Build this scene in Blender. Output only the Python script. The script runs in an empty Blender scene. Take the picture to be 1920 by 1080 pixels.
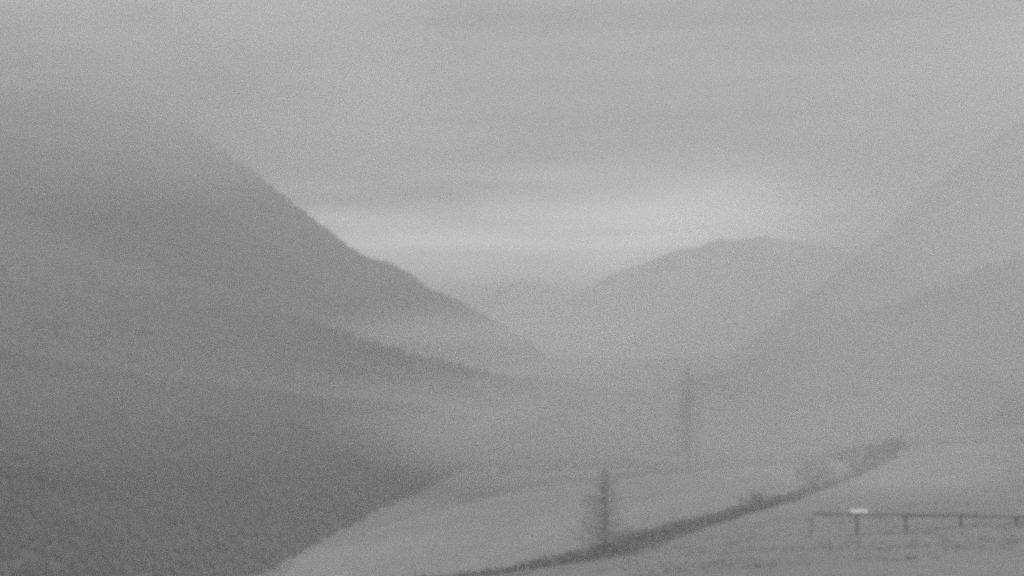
import bpy, math, random
import numpy as np
from mathutils import Vector, noise

random.seed(7)
rng = np.random.default_rng(7)
R = math.radians
scene = bpy.context.scene
col = scene.collection

# ------------------------------------------------------------------ camera
F = 2637.0            # focal length in pixels of a 1920 wide frame
CAMZ = 80.0           # the camera stands on the hillside, 40 - 55 m above the valley floor
HOR = 600.0           # row of the horizon
cam_data = bpy.data.cameras.new('camera')
cam_data.sensor_width = 36.0
cam_data.lens = 36.0 * F / 1920.0
cam_data.shift_y = (HOR - 540.0) / 1920.0
cam_data.clip_start = 0.5
cam_data.clip_end = 30000.0
cam = bpy.data.objects.new('camera', cam_data)
cam.location = (0, 0, CAMZ)
cam.rotation_euler = (R(90), 0, 0)
col.objects.link(cam)
scene.camera = cam

# ------------------------------------------------------------------ sky, sun, exposure
SUN_EL, SUN_AZ = 48.0, 150.0
world = bpy.data.worlds.new('World')
scene.world = world
world.use_nodes = True
wn, wl = world.node_tree.nodes, world.node_tree.links
wn.clear()
w_out = wn.new('ShaderNodeOutputWorld')
w_bg = wn.new('ShaderNodeBackground')
w_sky = wn.new('ShaderNodeTexSky')
w_sky.sky_type = 'NISHITA'
w_sky.sun_disc = False
w_sky.sun_elevation = R(SUN_EL)
w_sky.sun_rotation = R(SUN_AZ)
w_sky.dust_density = 4.0
w_sky.air_density = 1.0
w_bw = wn.new('ShaderNodeRGBToBW')
wl.new(w_sky.outputs[0], w_bw.inputs[0])
# overcast deck: streaky grey cloud above, a paler strip low over the horizon all the way round
w_tc = wn.new('ShaderNodeTexCoord')
w_sep = wn.new('ShaderNodeSeparateXYZ')
wl.new(w_tc.outputs['Generated'], w_sep.inputs[0])
w_map = wn.new('ShaderNodeMapping')
w_map.inputs['Scale'].default_value = (3.0, 3.0, 16.0)
w_map.inputs['Location'].default_value = (0.35, 0.0, 0.2)
wl.new(w_tc.outputs['Generated'], w_map.inputs[0])
w_noise = wn.new('ShaderNodeTexNoise')
w_noise.inputs['Scale'].default_value = 1.0
w_noise.inputs['Detail'].default_value = 3.0
w_noise.inputs['Roughness'].default_value = 0.5
wl.new(w_map.outputs[0], w_noise.inputs[0])
w_wob = wn.new('ShaderNodeMath'); w_wob.operation = 'MULTIPLY_ADD'
w_wob.inputs[1].default_value = 0.09 
wl.new(w_noise.outputs[0], w_wob.inputs[0]); wl.new(w_sep.outputs[2], w_wob.inputs[2])
w_ramp = wn.new('ShaderNodeValToRGB')
w_ramp.color_ramp.interpolation = 'EASE'
cr = w_ramp.color_ramp
cr.elements[0].position = 0.0; cr.elements[0].color = (2.4, 2.4, 2.4, 1)
cr.elements[1].position = 1.0; cr.elements[1].color = (0.8, 0.8, 0.8, 1)
for p, v in ((0.078, 2.35), (0.102, 2.1), (0.158, 0.46), (0.27, 0.52)):
    e = cr.elements.new(p); e.color = (v, v, v, 1)
wl.new(w_wob.outputs[0], w_ramp.inputs[0])
w_mul = wn.new('ShaderNodeMath'); w_mul.operation = 'MULTIPLY'
wl.new(w_bw.outputs[0], w_mul.inputs[0]); wl.new(w_ramp.outputs[0], w_mul.inputs[1])
w_map2 = wn.new('ShaderNodeMapping')
w_map2.inputs['Scale'].default_value = (5.0, 5.0, 60.0)
wl.new(w_tc.outputs['Generated'], w_map2.inputs[0])
w_streak = wn.new('ShaderNodeTexNoise'); w_streak.inputs['Scale'].default_value = 1.0; w_streak.inputs['Detail'].default_value = 4.0
wl.new(w_map2.outputs[0], w_streak.inputs[0])
w_amp = wn.new('ShaderNodeMath'); w_amp.operation = 'MULTIPLY_ADD'; w_amp.inputs[1].default_value = 1.1; w_amp.inputs[2].default_value = 0.47
wl.new(w_streak.outputs[0], w_amp.inputs[0])
w_fin = wn.new('ShaderNodeMath'); w_fin.operation = 'MULTIPLY'
wl.new(w_mul.outputs[0], w_fin.inputs[0]); wl.new(w_amp.outputs[0], w_fin.inputs[1])
wl.new(w_fin.outputs[0], w_bg.inputs[0])
w_bg.inputs[1].default_value = 0.135
wl.new(w_bg.outputs[0], w_out.inputs[0])

sun_data = bpy.data.lights.new('sun', 'SUN')
sun_data.energy = 1.0
sun_data.angle = R(20)
sun_data.color = (1, 1, 1)
sun = bpy.data.objects.new('sun', sun_data)
sd = Vector((math.sin(R(SUN_AZ)) * math.cos(R(SUN_EL)), math.cos(R(SUN_AZ)) * math.cos(R(SUN_EL)), math.sin(R(SUN_EL))))
sun.rotation_euler = sd.to_track_quat('Z', 'Y').to_euler()
sun.location = (0, 0, 900)
col.objects.link(sun)

vs = scene.view_settings
vs.view_transform = 'Standard'; vs.look = 'None'; vs.gamma = 1.0; vs.use_curve_mapping = False
vs.exposure = 0.65
scene.render.engine = 'CYCLES'
cy = scene.cycles
cy.use_denoising = False          # the photograph is grainy; the renderer's own grain stays in
cy.use_adaptive_sampling = False
cy.max_bounces = 6
cy.diffuse_bounces = 2
cy.volume_bounces = 4
cy.transparent_max_bounces = 16
cy.caustics_reflective = False; cy.caustics_refractive = False
cy.pixel_filter_type = 'BLACKMAN_HARRIS'
cy.filter_width = 5.0           # soft low-resolution lens

# ------------------------------------------------------------------ helpers
HAZE = 0.0009         # extinction per metre

def at(px, py, y):
    """World point seen at photograph pixel px, py at distance y in front of the camera."""
    return ((px - 960.0) / F * y, y, CAMZ + (HOR - py) / F * y)

def tag(o, label=None, cat=None, group=None, kind=None):
    if label: o['label'] = label
    if cat: o['category'] = cat
    if group: o['group'] = group
    if kind: o['kind'] = kind
    return o

def mesh_obj(name, verts, faces, mat, parent=None, smooth=False):
    me = bpy.data.meshes.new(name)
    me.from_pydata([tuple(v) for v in verts], [], [tuple(f) for f in faces])
    me.validate()
    if smooth:
        me.polygons.foreach_set('use_smooth', [True] * len(me.polygons))
    me.materials.append(mat)
    o = bpy.data.objects.new(name, me)
    col.objects.link(o)
    if parent: o.parent = parent
    return o

def empty(name, loc, rz=0.0):
    o = bpy.data.objects.new(name, None)
    o.location = loc; o.rotation_euler = (0, 0, rz)
    o.empty_display_size = 0.5
    col.objects.link(o)
    return o

def surface(name, lo, hi, scale=1.0, rough=0.9, bump=0.0, detail=4.0, scale2=None):
    """Grey procedural surface: two octaves of blotches between two albedos, with fine relief."""
    m = bpy.data.materials.new(name); m.use_nodes = True
    n, l = m.node_tree.nodes, m.node_tree.links
    b = n['Principled BSDF']
    b.inputs['Roughness'].default_value = rough
    b.inputs['Specular IOR Level'].default_value = 0.15
    tc = n.new('ShaderNodeTexCoord')
    t = n.new('ShaderNodeTexNoise'); t.inputs['Scale'].default_value = scale; t.inputs['Detail'].default_value = detail
    t.inputs['Roughness'].default_value = 0.62
    l.new(tc.outputs['Object'], t.inputs['Vector'])
    fac = t.outputs['Fac']
    if scale2:
        t2 = n.new('ShaderNodeTexNoise'); t2.inputs['Scale'].default_value = scale2; t2.inputs['Detail'].default_value = 3
        l.new(tc.outputs['Object'], t2.inputs['Vector'])
        mx = n.new('ShaderNodeMix'); mx.data_type = 'FLOAT'; mx.inputs[0].default_value = 0.5
        l.new(t.outputs['Fac'], mx.inputs[2]); l.new(t2.outputs['Fac'], mx.inputs[3])
        fac = mx.outputs[0]
    r = n.new('ShaderNodeValToRGB')
    r.color_ramp.elements[0].position = 0.3; r.color_ramp.elements[0].color = (lo, lo, lo, 1)
    r.color_ramp.elements[1].position = 0.7; r.color_ramp.elements[1].color = (hi, hi, hi, 1)
    l.new(fac, r.inputs[0]); l.new(r.outputs[0], b.inputs['Base Color'])
    if bump:
        bp = n.new('ShaderNodeBump'); bp.inputs['Strength'].default_value = bump; bp.inputs['Distance'].default_value = 0.2
        l.new(fac, bp.inputs['Height']); l.new(bp.outputs[0], b.inputs['Normal'])
    return m

def vapour(name, density, white=0.92):
    """Pale Principled Volume of even density, nothing on the surface."""
    m = bpy.data.materials.new(name); m.use_nodes = True
    n, l = m.node_tree.nodes, m.node_tree.links
    n.clear()
    out = n.new('ShaderNodeOutputMaterial')
    v = n.new('ShaderNodeVolumePrincipled')
    v.inputs['Color'].default_value = (white, white, white, 1)
    v.inputs['Density'].default_value = density
    v.inputs['Anisotropy'].default_value = 0.15
    l.new(v.outputs[0], out.inputs['Volume'])
    return m

def fbm(x, y, z=0.0, oct=4):
    return noise.fractal(Vector((x, y, z)), 0.9, 2.1, oct)

M_meadow = surface('meadow_grass', 0.155, 0.205, 0.02, bump=0.3, detail=8, scale2=0.5)
M_slope = surface('slope_grass', 0.20, 0.27, 0.9, bump=0.5, detail=6, scale2=0.12)
M_blade = surface('grass_blade', 0.20, 0.28, 1.2)
M_forest_floor = surface('forest_floor', 0.06, 0.10, 0.1)
M_conifer = surface('conifer_needles', 0.07, 0.12, 0.05, detail=3)
M_near = surface('young_conifer_needles', 0.055, 0.08, 0.05, detail=3)
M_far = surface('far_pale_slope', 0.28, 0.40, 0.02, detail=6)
M_hedge = surface('hedge_leaves', 0.12, 0.17, 1.5)
M_bark = surface('grey_bark', 0.07, 0.12, 6.0, bump=0.4)
M_needle = surface('sparse_needles', 0.17, 0.24, 2.0)
M_leaf = surface('shrub_leaves', 0.15, 0.21, 2.0)
M_wood = surface('weathered_wood', 0.10, 0.15, 9.0, bump=0.4)
M_white = surface('white_paint', 0.68, 0.78, 5.0, rough=0.6)

# ------------------------------------------------------------------ ground
GY = np.array([-200, 0, 200, 300, 420, 500, 750, 1200, 2000, 9000.0])
GZ = np.array([8, 10, 20, 25.5, 33.5, 37, 41, 45, 50, 58.0])
def ground_z(x, y):
    return float(np.interp(y, GY, GZ)) + 1.3 * fbm(x * 0.011, y * 0.011) + 0.25 * fbm(x * 0.07, y * 0.07, 4.0, 3)

def grid_mesh(name, xs, ys, fn, mat):
    nx, ny = len(xs), len(ys)
    v = [(x, y, fn(x, y)) for y in ys for x in xs]
    f = [(j * nx + i, j * nx + i + 1, (j + 1) * nx + i + 1, (j + 1) * nx + i) for j in range(ny - 1) for i in range(nx - 1)]
    return mesh_obj(name, v, f, mat, smooth=True)

ys = np.concatenate([np.linspace(-150, 250, 21), np.linspace(256, 1000, 125), np.linspace(1010, 1800, 60)])
xs = np.concatenate([-np.geomspace(900, 160, 26), np.linspace(-155, 260, 84), np.geomspace(268, 900, 26)])
tag(grid_mesh('valley_floor', xs, ys, ground_z, M_meadow), 'pale grassy valley floor fading into the fog', 'ground', kind='structure')

# the terrace in front: a grassy shoulder whose left edge (the hedge line) curves away to the right
EY = np.array([-40, 30, 60, 75, 78, 85, 94, 105, 120, 140, 165, 200, 250, 330, 450.0])
EPX = {75: 770, 78: 890, 85: 1000, 94: 1100, 105: 1200, 120: 1300, 140: 1400, 165: 1500, 200: 1600, 250: 1695}
EX = np.array([-26, -19, -11] + [(EPX[k] - 960) / F * k for k in (75, 78, 85, 94, 105, 120, 140, 165, 200, 250)] + [112, 190])
EPY = {75: 1118, 78: 1103, 85: 1080, 94: 1052, 105: 1019, 120: 990, 140: 963, 165: 932, 200: 896, 250: 846}
EZ = np.array([74, 70, 67.5] + [CAMZ + (HOR - EPY[k]) / F * k for k in (75, 78, 85, 94, 105, 120, 140, 165, 200, 250)] + [54, 48])
def edge_x(y): return float(np.interp(y, EY, EX))
def edge_z(y): return float(np.interp(y, EY, EZ))
def slope_z(x, y):
    s = x - edge_x(y)
    ze = edge_z(y)
    if s >= 0:
        z = ze + 3.16 * (1 - math.exp(-(s / 14.0) ** 1.6)) * float(np.interp(y, [40, 75, 130, 260], [1.0, 1.0, 0.5, 0.1])) + 0.015 * s
    else:
        steep = float(np.interp(y, [70, 130, 220, 300], [1.1, 0.8, 0.16, 0.12]))
        d = -s
        z = ze - steep * d * d / (d + 4.0)
    return z + 0.22 * fbm(x * 0.09, y * 0.09, 2.0) + 0.05 * fbm(x * 0.6, y * 0.6, 7.0, 3)
ty = np.concatenate([np.linspace(-30, 40, 15), np.linspace(42, 130, 111), np.linspace(132, 420, 97)])
su = np.concatenate([-np.geomspace(90, 0.5, 34), np.linspace(0, 30, 61), np.geomspace(31, 170, 26)])
tv = []
for y in ty:
    for s in su:
        x = edge_x(y) + s
        tv.append((x, y, slope_z(x, y)))
nu = len(su)
tf = [(j * nu + i, j * nu + i + 1, (j + 1) * nu + i + 1, (j + 1) * nu + i) for j in range(len(ty) - 1) for i in range(nu - 1)]
tag(mesh_obj('foreground_slope', tv, tf, M_slope, smooth=True), 'grey grassy terrace in front, falling away at the hedge', 'ground', kind='structure')

# ------------------------------------------------------------------ mountains
def resample(pts, m):
    p = np.array(pts, float)
    d = np.r_[0, np.cumsum(np.linalg.norm(np.diff(p[:, :2], axis=0), axis=1))]
    u = np.linspace(0, d[-1], m)
    return np.c_[[np.interp(u, d, p[:, k]) for k in range(3)]].T

def mountain(name, label, crest, foot, mat, back=400.0, rough=3.0, m=110, k=34, bulge=0.06, sink=3.0, lift=0.0):
    """A solid ridge: front foot, crest line and a back slope, every point at its own distance."""
    C = np.array([at(*p) for p in resample(crest, m)])
    Ft = np.array([at(*p) for p in resample(foot, m)])
    C[:, 2] += lift
    B = C.copy(); B[:, 0] += 0.15 * (C[:, 0] - Ft[:, 0]); B[:, 1] += back; B[:, 2] = 8.0
    for i in range(m):
        gz = ground_z(Ft[i, 0], Ft[i, 1])
        Ft[i, 2] = (gz if sink < 1 else min(Ft[i, 2], gz)) - sink
    grid = []
    for t in np.linspace(0, 1, k):
        row = Ft * (1 - t) + C * t
        row[:, 2] += bulge * math.sin(math.pi * t) * (C[:, 2] - Ft[:, 2])
        grid.append(row)
    for t in np.linspace(0, 1, 14)[1:]:
        grid.append(C * (1 - t) + B * t)
    G = np.array(grid)
    for j in range(G.shape[0]):
        w = min(1.0, j / 5.0) * (0.35 + 0.65 * min(1.0, abs(j - (k - 1)) / 5.0))
        for i in range(m):
            x, y = G[j, i, 0], G[j, i, 1]
            G[j, i, 2] += w * rough * (2.2 * fbm(x * 0.013, y * 0.013, 3.0) + 0.6 * fbm(x * 0.05, y * 0.05, 9.0, 3))
    n = G.shape[0]
    v = G.reshape(-1, 3)
    f = [(j * m + i, j * m + i + 1, (j + 1) * m + i + 1, (j + 1) * m + i) for j in range(n - 1) for i in range(m - 1)]
    o = mesh_obj(name, v, f, mat, smooth=True)
    tag(o, label, 'mountain', kind='structure')
    return o, G, k

def forest(name, label, G, rows, spacing, h, mat, jitter=0.35):
    """Close conifer canopy over rows of a mountain grid: thousands of small tapered crowns, one mass."""
    a, b = rows
    P = G[a:b]
    V, Fc = [], []
    base = 0
    for j in range(P.shape[0] - 1):
        for i in range(P.shape[1] - 1):
            p00, p01, p10, p11 = P[j, i], P[j, i + 1], P[j + 1, i], P[j + 1, i + 1]
            area = np.linalg.norm(np.cross(p01 - p00, p10 - p00))
            c = area / (spacing * spacing)
            nn = int(c) + (1 if rng.random() < c - int(c) else 0)
            for _ in range(nn):
                u, w = rng.random(), rng.random()
                q = p00 * (1 - u) * (1 - w) + p01 * u * (1 - w) + p10 * (1 - u) * w + p11 * u * w
                hh = h * (1 + jitter * (rng.random() * 2 - 1)); rr = hh * (0.26 + 0.1 * rng.random())
                r0 = rng.random() * 6.3
                sides = 6
                tw = [(0.95, 0.1), (0.8, 0.62)]
                for (rf, zf) in tw:
                    for s in range(sides):
                        g = rf * (0.8 + 0.4 * rng.random())
                        an = r0 + s * 2 * math.pi / sides
                        V.append((q[0] + rr * g * math.cos(an), q[1] + rr * g * math.sin(an), q[2] + hh * zf))
                V.append((q[0], q[1], q[2] + hh))
                for s in range(sides):
                    s2 = (s + 1) % sides
                    Fc.append((base + s, base + s2, base + sides + s2, base + sides + s))
                    Fc.append((base + sides + s, base + sides + s2, base + 2 * sides))
                base += 2 * sides + 1
    o = mesh_obj(name, V, Fc, mat)
    tag(o, label, 'forest', kind='stuff')
    return o

# left side of the valley, far to near
L1c = [(-420, -75, 1000), (-150, -60, 1040), (0, -20, 1060), (200, 122, 1090), (330, 222, 1110), (430, 300, 1125), (520, 367, 1135), (600, 430, 1145), (685, 495, 1155),
       (715, 499, 1158), (760, 519, 1165), (800, 548, 1170), (860, 575, 1185), (930, 612, 1210), (990, 650, 1230), (1040, 690, 1250), (1120, 712, 1260)]
L1f = [(-420, 760, 720), (0, 750, 760), (300, 745, 800), (600, 740, 860), (760, 732, 920), (900, 726, 1000), (1040, 720, 1100), (1120, 712, 1200)]
o, G1, k1 = mountain('left_mountain', 'steep dark mountainside on the left, its top lost in cloud', L1c, L1f, M_forest_floor, rough=1.6, m=150, k=40, lift=2.2)
forest('mountain_forest', 'dark forest covering the steep left mountainside', G1, (6, 44), 3.4, 3.6, M_conifer)

L2c = [(-400, 300, 860), (0, 430, 860), (300, 520, 830), (500, 575, 790), (620, 618, 760), (760, 668, 735), (900, 700, 725), (1020, 718, 740), (1170, 737, 760)]
L2f = [(-400, 800, 460), (0, 775, 500), (300, 760, 560), (620, 745, 640), (900, 741, 680), (1170, 741, 740)]
o, G2, k2 = mountain('left_spur', 'lower spur of the left mountain running down to the valley floor', L2c, L2f, M_forest_floor, back=160, rough=1.2, m=110, k=24)
forest('spur_forest', 'dark forest on the low spur running out into the misty valley', G2, (2, 28), 3.3, 3.2, M_conifer)

L3c = [(-300, 600, 480), (0, 665, 490), (300, 720, 500), (600, 752, 500), (760, 764, 485), (900, 790, 478), (1000, 822, 490)]
L3f = [(-300, 1420, 215), (100, 1300, 240), (400, 1160, 280), (510, 1078, 305), (600, 1010, 330), (670, 965, 352), (760, 925, 385), (850, 890, 425), (1000, 832, 480)]
o, G3, k3 = mountain('near_hillside', 'dark wooded hillside in the lower left, above the pale meadow', L3c, L3f, M_forest_floor, back=120, rough=0.8, m=120, k=34, bulge=0.16, sink=0.6)
forest('hillside_forest', 'dark wood on the near lower left hillside, its edge along the pale meadow', G3, (0, 40), 2.1, 2.4, M_near)

# scrub wood on the valley floor beyond the meadow
wr = []
for wy in np.linspace(432, 730, 26):
    xl = float(np.interp(wy, [432, 480, 640, 730], [-40, -45, -50, -40])); xr = float(np.interp(wy, [432, 560, 730], [95, 130, 150]))
    wr.append([(wx, wy + 14 * fbm(wx * 0.03, 3.0), ground_z(wx, wy) - 0.3) for wx in np.linspace(xl, xr, 24)])
forest('valley_wood', 'low dim wood on the valley floor beyond the pale meadow', np.array(wr), (0, 26), 3.4, 3.6, M_conifer)

# right side and the head of the valley
R2c = [(1380, 660, 1230), (1500, 565, 1210), (1600, 485, 1180), (1650, 440, 1165), (1700, 394, 1150), (1750, 347, 1135), (1830, 287, 1110), (1920, 217, 1080), (2060, 90, 1040), (2350, 0, 1000)]
R2f = [(1380, 720, 1080), (1500, 725, 1000), (1750, 745, 900), (1920, 765, 800), (2350, 800, 700)]
o, G5, k5 = mountain('right_mountain', 'faint mountainside rising out of the right edge behind fog', R2c, R2f, M_forest_floor, rough=4.0)
R1c = [(960, 640, 1420), (1060, 570, 1410), (1085, 552, 1406), (1130, 522, 1402), (1180, 505, 1400), (1230, 487, 1397), (1272, 465, 1395), (1310, 460, 1392), (1350, 446, 1390), (1385, 451, 1388), (1440, 445, 1385),
       (1490, 456, 1382), (1540, 459, 1380), (1620, 474, 1375), (1800, 460, 1360), (2200, 380, 1340)]
R1f = [(960, 680, 1320), (1180, 690, 1280), (1450, 690, 1250), (1800, 690, 1240), (2200, 690, 1230)]
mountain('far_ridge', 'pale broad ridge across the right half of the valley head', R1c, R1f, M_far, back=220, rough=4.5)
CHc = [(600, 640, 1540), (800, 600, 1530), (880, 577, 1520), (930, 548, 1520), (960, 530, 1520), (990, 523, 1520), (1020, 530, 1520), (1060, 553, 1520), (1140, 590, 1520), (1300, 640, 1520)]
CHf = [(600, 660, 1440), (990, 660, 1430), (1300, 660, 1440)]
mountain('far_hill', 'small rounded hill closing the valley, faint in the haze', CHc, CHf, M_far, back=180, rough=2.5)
R3c = [(1190, 760, 640), (1330, 712, 610), (1450, 662, 580), (1600, 600, 550), (1750, 545, 520), (1920, 480, 480), (2250, 380, 430)]
R3f = [(1190, 775, 600), (1330, 800, 540), (1600, 845, 400), (1750, 850, 360), (1920, 850, 330), (2250, 850, 310)]
o, G6, k6 = mountain('right_spur', 'dim wooded slope on the right behind the fence and shrubs', R3c, R3f, M_forest_floor, back=200, rough=1.5, m=100, k=26)
forest('slope_forest', 'dim wood on the right hand slope, almost lost in fog', G6, (3, 30), 3.4, 3.2, M_conifer)

# ------------------------------------------------------------------ hedge along the terrace edge
def leaf_cards(V, Fc, c, size, n_, spread):
    for _ in range(n_):
        p = np.array(c) + rng.normal(0, 1, 3) * spread
        a = rng.normal(0, 1, 3); a /= np.linalg.norm(a)
        b = np.cross(a, rng.normal(0, 1, 3)); b /= np.linalg.norm(b)
        s = size * (0.6 + 0.8 * rng.random())
        i = len(V)
        V += [tuple(p - a * s), tuple(p + b * s * 0.55), tuple(p + a * s), tuple(p - b * s * 0.55)]
        Fc.append((i, i + 1, i + 2, i + 3))

def tube(V, Fc, p0, p1, r0, r1, sides=5):
    p0, p1 = np.array(p0, float), np.array(p1, float)
    d = p1 - p0; L = np.linalg.norm(d)
    if L < 1e-6: return
    d /= L
    a = np.cross(d, (0, 0, 1.0) if abs(d[2]) < 0.9 else (1.0, 0, 0)); a /= np.linalg.norm(a)
    b = np.cross(d, a)
    i = len(V)
    for p, r in ((p0, r0), (p1, r1)):
        for s in range(sides):
            an = 2 * math.pi * s / sides
            V.append(tuple(p + a * r * math.cos(an) + b * r * math.sin(an)))
    for s in range(sides):
        s2 = (s + 1) % sides
        Fc.append((i + s, i + s2, i + sides + s2, i + sides + s))

hy = []
y = 66.0
while y < 238:
    hy.append(y); y += 0.35 * y / 90.0
HV, HF, SV, SF = [], [], [], []
for y in hy:
    x = edge_x(y) + rng.normal(0, 0.12)
    z = slope_z(edge_x(y), y)
    hh = (0.87 + 0.13 * fbm(y * 0.12, 1.0)) * float(np.interp(y, [70, 150, 240], [1.0, 0.95, 0.9]))
    for q in range(5):
        cx = x + rng.uniform(-0.45, 0.75)
        leaf_cards(HV, HF, (cx, y + rng.uniform(-0.3, 0.3), z + hh * rng.uniform(0.12, 0.92)), 0.10, 18, np.array([0.22, 0.22, 0.12]))
    if y < 118:       # low scrub spreading down the near side of the hedge
        for q in range(3):
            dx = rng.uniform(0.6, 2.4) * float(np.interp(y, [85, 100, 118], [0.9, 1.0, 0.4])); dy = -rng.uniform(0.0, 1.6)
            leaf_cards(HV, HF, (x + dx, y + dy, slope_z(x + dx, y + dy) + rng.uniform(0.05, 0.28)), 0.12, 6, np.array([0.25, 0.25, 0.07]))
    tube(SV, SF, (x, y, z - 0.1), (x + rng.normal(0, 0.15), y + rng.normal(0, 0.15), z + hh * 0.8), 0.03, 0.012, 4)
hedge = empty('hedge', (edge_x(100), 100, slope_z(edge_x(100), 100)))
tag(hedge, 'long low dark hedge curving along the edge of the grassy terrace', 'hedge')
def child(name, V, Fc, mat, parent, smooth=False):
    off = np.array(parent.location)
    V = np.array(V) - off
    o = mesh_obj(name, V, Fc, mat, None, smooth)
    o.parent = parent
    return o
child('foliage', HV, HF, M_hedge, hedge)
tag(child('stems', SV, SF, M_bark, hedge), kind='stuff')

# a second, ragged row turning back left from the far end of the hedge
HV, HF, SV, SF = [], [], [], []
for u in np.linspace(0, 1, 60):
    px = 1694 - 205 * u; y = 250 - 3 * math.sin(3 * u)
    x = (px - 960) / F * y; z = slope_z(x, y)
    hh = 2.3 + 0.9 * fbm(u * 6.0, 4.0)
    for q in range(4):
        leaf_cards(HV, HF, (x + rng.uniform(-0.5, 0.5), y + rng.uniform(-0.8, 0.8), z + hh * rng.uniform(0.1, 0.95)), 0.13, 5, np.array([0.35, 0.4, 0.3]))
    tube(SV, SF, (x, y, z - 0.1), (x + rng.normal(0, 0.2), y, z + hh * 0.85), 0.04, 0.012, 4)
hedge2 = empty('hedge', ((1590 - 960) / F * 248, 248, slope_z((1590 - 960) / F * 248, 248)))
tag(hedge2, 'faint taller hedge turning back left from the far end of the long one', 'hedge')
child('foliage', HV, HF, M_leaf, hedge2)
tag(child('stems', SV, SF, M_bark, hedge2), kind='stuff')

# ------------------------------------------------------------------ trees and shrubs
def conifer(name, label, base, height, prof, nbr, leaf, dens, mat, group, lean=0.0):
    """Sparse conifer: tapered trunk, whorled limbs whose reach follows prof(h, side), needle sprays along them."""
    t = empty(name, base)
    tag(t, label, 'tree', group)
    b = np.array(base)
    TV, TF = [], []
    K = 9
    axis = [b + np.array([lean * height * (s / K) ** 1.5 + rng.normal(0, 0.006) * height, rng.normal(0, 0.005) * height, height * s / K]) for s in range(K + 1)]
    axis[0] = b - np.array([0, 0, 0.3])
    r = lambda u: height * 0.0075 * (1 - u) ** 0.8 + 0.012
    for s in range(K):
        tube(TV, TF, axis[s], axis[s + 1], r(s / K), r((s + 1) / K), 7)
    child('trunk', TV, TF, M_bark, t, True)
    LV, LF, CV, CF = [], [], [], []
    for q in range(nbr):
        h = 0.10 + 0.88 * ((q + rng.random()) / nbr) ** 0.95
        s = h * K; i0 = min(int(s), K - 1)
        p = axis[i0] + (axis[i0 + 1] - axis[i0]) * (s - i0)
        an = q * 2.399 + rng.normal(0, 0.3)
        L = prof(h, math.cos(an)) * (0.75 + 0.5 * rng.random())
        droop = -0.25 + 0.5 * h
        prev = p
        for w in range(4):
            u = (w + 1) / 4
            nx = p + np.array([math.cos(an) * L * u, math.sin(an) * L * u, L * (droop * u + 0.18 * u * u)]) + rng.normal(0, 0.03 * L, 3)
            tube(LV, LF, prev, nx, 0.007 * L + 0.005, 0.005 * L + 0.004, 4)
            leaf_cards(CV, CF, (prev + nx) / 2, leaf, max(1, int(dens * L)), np.array([0.10, 0.10, 0.07]) * (0.6 + L * 0.55))
            prev = nx
    c = child('crown', CV, CF, mat, t)
    tag(child('limbs', LV, LF, M_bark, t), kind='stuff')
    return t

def shrub(name, label, base, height, width, nst, mat, dens, group, leaf=0.11):
    """Thin many-stemmed shrub: forked stems from one root with loose leaves toward their ends."""
    t = empty(name, base)
    tag(t, label, 'shrub', group)
    b = np.array(base)
    SV2, SF2, CV, CF = [], [], [], []
    def grow(p, d, L, rad, lev):
        q = p + d * L
        tube(SV2, SF2, p, q, rad, rad * 0.65, 5)
        leaf_cards(CV, CF, (p + q) / 2, leaf, dens, np.array([0.36, 0.36, 0.3]) * (0.5 + height * 0.14))
        if lev == 0:
            leaf_cards(CV, CF, q, leaf, dens, np.array([0.22, 0.22, 0.18]) * (0.6 + height * 0.12))
            return
        for _ in range(3):
            e = d + rng.normal(0, 0.42, 3); e[2] += 0.12; e /= np.linalg.norm(e)
            grow(q, e, L * rng.uniform(0.55, 0.8), rad * 0.6, lev - 1)
    for _ in range(nst):
        an = rng.random() * 6.28; sp = rng.uniform(0.1, 1.0) * width / height * 0.75
        d = np.array([math.cos(an) * sp, math.sin(an) * sp, 1.0]); d /= np.linalg.norm(d)
        grow(b - np.array([0, 0, 0.1]), d, height * rng.uniform(0.33, 0.46), height * 0.016, 2)
    child('stems', SV2, SF2, M_bark, t, True)
    child('foliage', CV, CF, mat, t)
    return t

def on_slope(px, y):
    x = (px - 960) / F * y
    return (x, y, slope_z(x, y))

G_TREES = 'trees beyond the hedge'
def prof1(h, side):     # broad low skirt, pinched waist, narrow top
    a = float(np.interp(h, [0.1, 0.18, 0.33, 0.42, 0.52, 0.66, 0.85, 1.0], [1.4, 2.2, 2.2, 1.0, 1.4, 1.3, 0.5, 0.12]))
    return a * (1.1 if side < 0 else 0.95)
conifer('larch_tree', 'sparse grey tree with wide drooping lower branches standing in the hedge', on_slope(1136, 96.6), 6.3, prof1, 96, 0.07, 6, M_needle, G_TREES, -0.02)
def prof2(h, side):
    return float(np.interp(h, [0.1, 0.3, 0.6, 0.8, 1.0], [3.8, 3.8, 3.0, 2.4, 0.4]))
conifer('fir_tree', 'tall faint tree beyond the hedge, fading upward in the fog', on_slope(1291, 368), 27, prof2, 90, 0.2, 8, M_needle, G_TREES)
conifer('fir_tree', 'short faint tree left of the tall faint one beyond the hedge', at(1165, 869, 446), 14.0, lambda h, s: 2.4 * (1.05 - h), 50, 0.26, 8, M_needle, G_TREES)
G_SHRUBS = 'shrubs at the far end of the hedge'
shrub('shrub', 'small thin shrub standing on the middle of the hedge', on_slope(1418, 146), 2.2, 3.4, 6, M_leaf, 3, G_SHRUBS)
shrub('shrub', 'wide faint shrub, leftmost of the clump ending the hedge', on_slope(1525, 186), 4.4, 8.5, 12, M_leaf, 4, G_SHRUBS)
shrub('shrub', 'tall faint shrub in the middle of the clump ending the hedge', on_slope(1602, 212), 4.8, 9.5, 13, M_leaf, 5, G_SHRUBS)
shrub('shrub', 'darkest shrub at the right tip of the clump ending the hedge', on_slope(1676, 236), 3.6, 7.0, 12, M_leaf, 11, G_SHRUBS)
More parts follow.
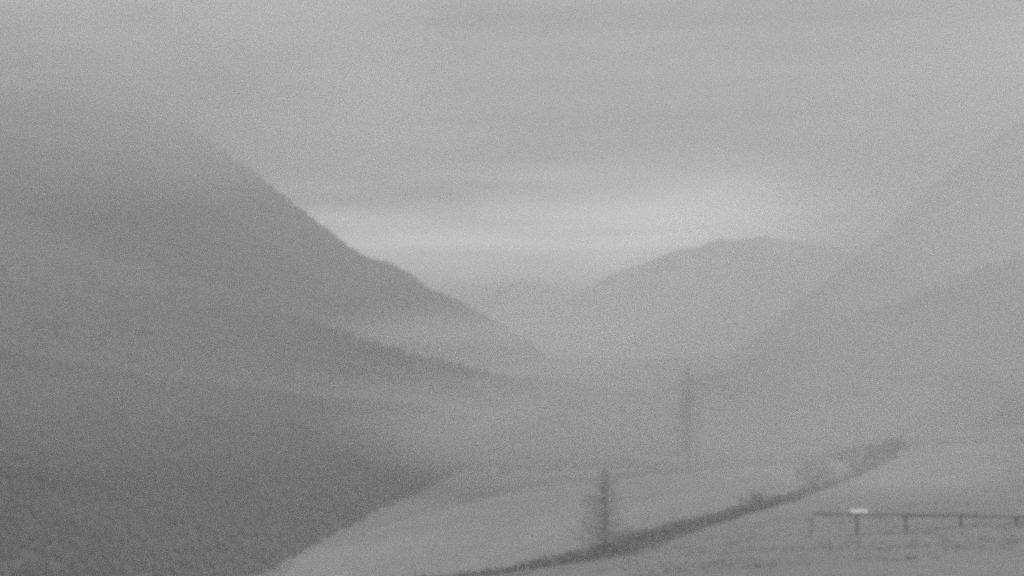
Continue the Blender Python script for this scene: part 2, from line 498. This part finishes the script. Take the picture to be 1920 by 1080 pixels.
shrub('shrub', 'low shrub filling the gap left of the darkest one at the tip', on_slope(1641, 225), 3.4, 6.0, 9, M_leaf, 6, G_SHRUBS)

# ------------------------------------------------------------------ fence with a white board
FY = 72.0
posts = [1521, 1606, 1699, 1802, 1906, 2008, 2110]
P = []
for i, px in enumerate(posts):
    y = FY - 0.35 * i
    x = (px - 960) / F * y
    P.append((x, y, slope_z(x, y)))
fence = empty('fence', (P[3][0], P[3][1], P[3][2]))
tag(fence, 'thin dark wooden post and rail fence on the grassy terrace', 'fence')
def top_z(i):
    px = posts[i]; y = P[i][1]
    py = 962.5 + (px - 1521) * 0.0135
    return CAMZ + (HOR - py) / F * y
def log(p0, p1, r0, r1, sides=8, segs=6, wob=0.012):
    V, Fc = [], []
    p0, p1 = np.array(p0, float), np.array(p1, float)
    d = (p1 - p0) / np.linalg.norm(p1 - p0)
    a = np.cross(d, (0, 0, 1.0) if abs(d[2]) < 0.9 else (0, 1.0, 0)); a /= np.linalg.norm(a)
    b = np.cross(d, a)
    for k in range(segs + 1):
        u = k / segs
        c = p0 + (p1 - p0) * u + (a * rng.normal(0, wob) + b * rng.normal(0, wob)) * (0 < k < segs)
        for s in range(sides):
            an = 2 * math.pi * s / sides
            rr = (r0 + (r1 - r0) * u) * (1 + rng.normal(0, 0.05))
            V.append(tuple(c + a * rr * math.cos(an) + b * rr * math.sin(an)))
    for k in range(segs):
        for s in range(sides):
            s2 = (s + 1) % sides
            Fc.append((k * sides + s, k * sides + s2, (k + 1) * sides + s2, (k + 1) * sides + s))
    Fc.append(tuple(range(sides))[::-1]); Fc.append(tuple(segs * sides + s for s in range(sides)))
    return V, Fc
for i in range(len(posts)):
    tz = top_z(i) - (0.0 if i else 0.12)
    V, Fc = log((P[i][0] + rng.normal(0, 0.03), P[i][1], P[i][2] - 0.4), (P[i][0], P[i][1], tz - 0.02), 0.085 if i else 0.042, 0.07 if i else 0.035)
    child('post', V, Fc, M_wood, fence, True)
for i in range(len(posts) - 1):
    z0, z1 = top_z(i), top_z(i + 1)
    x0 = P[i][0] + (0.12 if i == 0 else 0.004); x1 = P[i + 1][0] - 0.004
    V, Fc = log((x0, P[i][1] - 0.12, z0), (x1, P[i + 1][1] - 0.12, z1), 0.072, 0.060, 8, 8, 0.014)
    child('rail', V, Fc, M_wood, fence, True)

def box(c, s, bev=0.0):
    x, y, z = c; a, b, d = s[0] / 2, s[1] / 2, s[2] / 2
    V = [(x + i * a, y + j * b, z + k * d) for k in (-1, 1) for j in (-1, 1) for i in (-1, 1)]
    Fc = [(0, 2, 3, 1), (4, 5, 7, 6), (0, 1, 5, 4), (2, 6, 7, 3), (0, 4, 6, 2), (1, 3, 7, 5)]
    return V, Fc
bx0, bx1 = (1592.5 - 960) / F * P[1][1], (1625.5 - 960) / F * P[1][1]
bz0, bz1 = CAMZ + (HOR - 961.5) / F * P[1][1], CAMZ + (HOR - 954.5) / F * P[1][1]
by = P[1][1] - 0.16
bc = ((bx0 + bx1) / 2, by, bz0)
board = empty('board', bc)
tag(board, 'small blank white board fixed on top of the fence rail', 'board')
V, Fc = box(((bx0 + bx1) / 2, by, (bz0 + bz1) / 2 + 0.01), (bx1 - bx0, 0.03, bz1 - bz0))
bo = child('panel', V, Fc, M_white, board)
bm = bo.modifiers.new('bevel', 'BEVEL'); bm.width = 0.006; bm.segments = 2
for sx in (0.22, 0.78):
    V, Fc = box((bx0 + (bx1 - bx0) * sx, by + 0.03, (bz0 + bz1) / 2 - 0.04), (0.05, 0.025, 0.2))
    child('batten', V, Fc, M_wood, board)

# ------------------------------------------------------------------ grass tufts on the terrace
GV, GF = [], []
for _ in range(9000):
    y = 46 + 85 * rng.random() ** 1.3
    x = edge_x(y) + 0.6 + rng.random() * (0.40 * y - edge_x(y))
    if fbm(x * 0.22, y * 0.22, 5.0) < -0.05: continue
    z = slope_z(x, y)
    for b_ in range(5):
        an = rng.random() * 6.28; hh = rng.uniform(0.06, 0.18); w = 0.02
        ox, oy = rng.normal(0, 0.07, 2)
        i = len(GV)
        GV += [(x + ox - w * math.sin(an), y + oy + w * math.cos(an), z - 0.02), (x + ox + w * math.sin(an), y + oy - w * math.cos(an), z - 0.02),
               (x + ox + math.cos(an) * hh * 0.5, y + oy + math.sin(an) * hh * 0.5, z + hh)]
        GF.append((i, i + 1, i + 2))
tag(mesh_obj('grass', GV, GF, M_blade), 'short rough grass tufts over the terrace by the fence', 'grass', kind='stuff')

# ------------------------------------------------------------------ haze and fog banks
V, Fc = box((0, 800, 173), (1900, 2040, 406))
o = mesh_obj('haze', V, Fc, vapour('haze_air', HAZE))
tag(o, 'grey haze filling the whole valley', 'haze', kind='stuff')

def fog_bank(label, px, py, y, hw, hh, depth, tau, seed=0.0, wisp=0.5, n=56, power=1.6, white=0.92):
    """A body of fog: thickest (depth metres, optical depth tau) in the middle, thinning out to nothing at its ragged rim."""
    c = np.array(at(px, py, y)); a = hw / F * y; h = hh / F * y
    front, back_, ids = {}, {}, []
    V, Fc = [], []
    rings, seg = 18, n
    def pt(ri, si, sgn):
        r = ri / rings; an = 2 * math.pi * si / seg
        X, Z = r * math.cos(an), r * math.sin(an)
        th = (1 - r * r) ** power
        nz = 1 + wisp * fbm(X * 1.3 + seed, Z * 2.2, seed, 4)
        return (c[0] + a * X, c[1] + sgn * 0.5 * depth * th * max(0.15, nz) + 0.08 * depth * fbm(X + seed, Z, 5.0, 2), c[2] + h * Z)
    V.append(pt(0, 0, -1)); V.append(pt(0, 0, 1))
    idx = {}
    for sgn in (-1, 1):
        for ri in range(1, rings):
            for si in range(seg):
                idx[(sgn, ri, si)] = len(V); V.append(pt(ri, si, sgn))
    for si in range(seg):
        idx[(-1, rings, si)] = idx[(1, rings, si)] = len(V); V.append(pt(rings, si, 1))
    for sgn, c0 in ((-1, 0), (1, 1)):
        for si in range(seg):
            s2 = (si + 1) % seg
            t3 = (c0, idx[(sgn, 1, si)], idx[(sgn, 1, s2)])
            Fc.append(t3 if sgn < 0 else t3[::-1])
            for ri in range(1, rings):
                q = (idx[(sgn, ri, si)], idx[(sgn, ri + 1, si)], idx[(sgn, ri + 1, s2)], idx[(sgn, ri, s2)])
                Fc.append(q if sgn < 0 else q[::-1])
    o = mesh_obj('fog_bank', V, Fc, vapour('fog', tau / depth, white))
    return tag(o, label, 'fog', 'banks of fog in the valley', 'stuff')

fog_bank('low cloud wrapped round the top of the left mountain', 170, 60, 860, 720, 350, 150, 3.2, 1.0)
fog_bank('ragged cloud hanging beside the left mountain', 520, 255, 1240, 470, 170, 120, 0.8, 9.0, 0.7)
fog_bank('band of mist lying between the left mountain and its lower spur', 960, 640, 850, 460, 85, 100, 0.9, 2.0)
fog_bank('thin mist in the hollow behind the near wooded hillside', 780, 745, 560, 320, 45, 70, 0.12, 3.0)
fog_bank('thin mist drifting along the top of the near wooded hillside', 180, 765, 330, 900, 150, 60, 0.22, 12.0, 0.3, white=0.86)
fog_bank('broad fog filling the right side of the valley', 1980, 400, 760, 560, 460, 200, 2.2, 4.0, white=0.86)
fog_bank('pale mist in front of the far ridge and the small far hill', 1180, 610, 1225, 560, 115, 90, 0.7, 8.0)
fog_bank('fog drifting over the slope beyond the hedge', 1740, 700, 292, 720, 410, 78, 1.8, 5.0, white=0.82)
fog_bank('mist lying over the far end of the pale meadow', 1020, 795, 392, 470, 140, 56, 1.1, 7.0, white=0.83)
fog_bank('thin mist across the far end of the hedge', 1590, 850, 158, 420, 150, 26, 0.4, 11.0)
fog_bank('thin mist over the near terrace and the meadow below it', 1200, 1000, 52, 1500, 420, 36, 0.16, 6.0, 0.3)
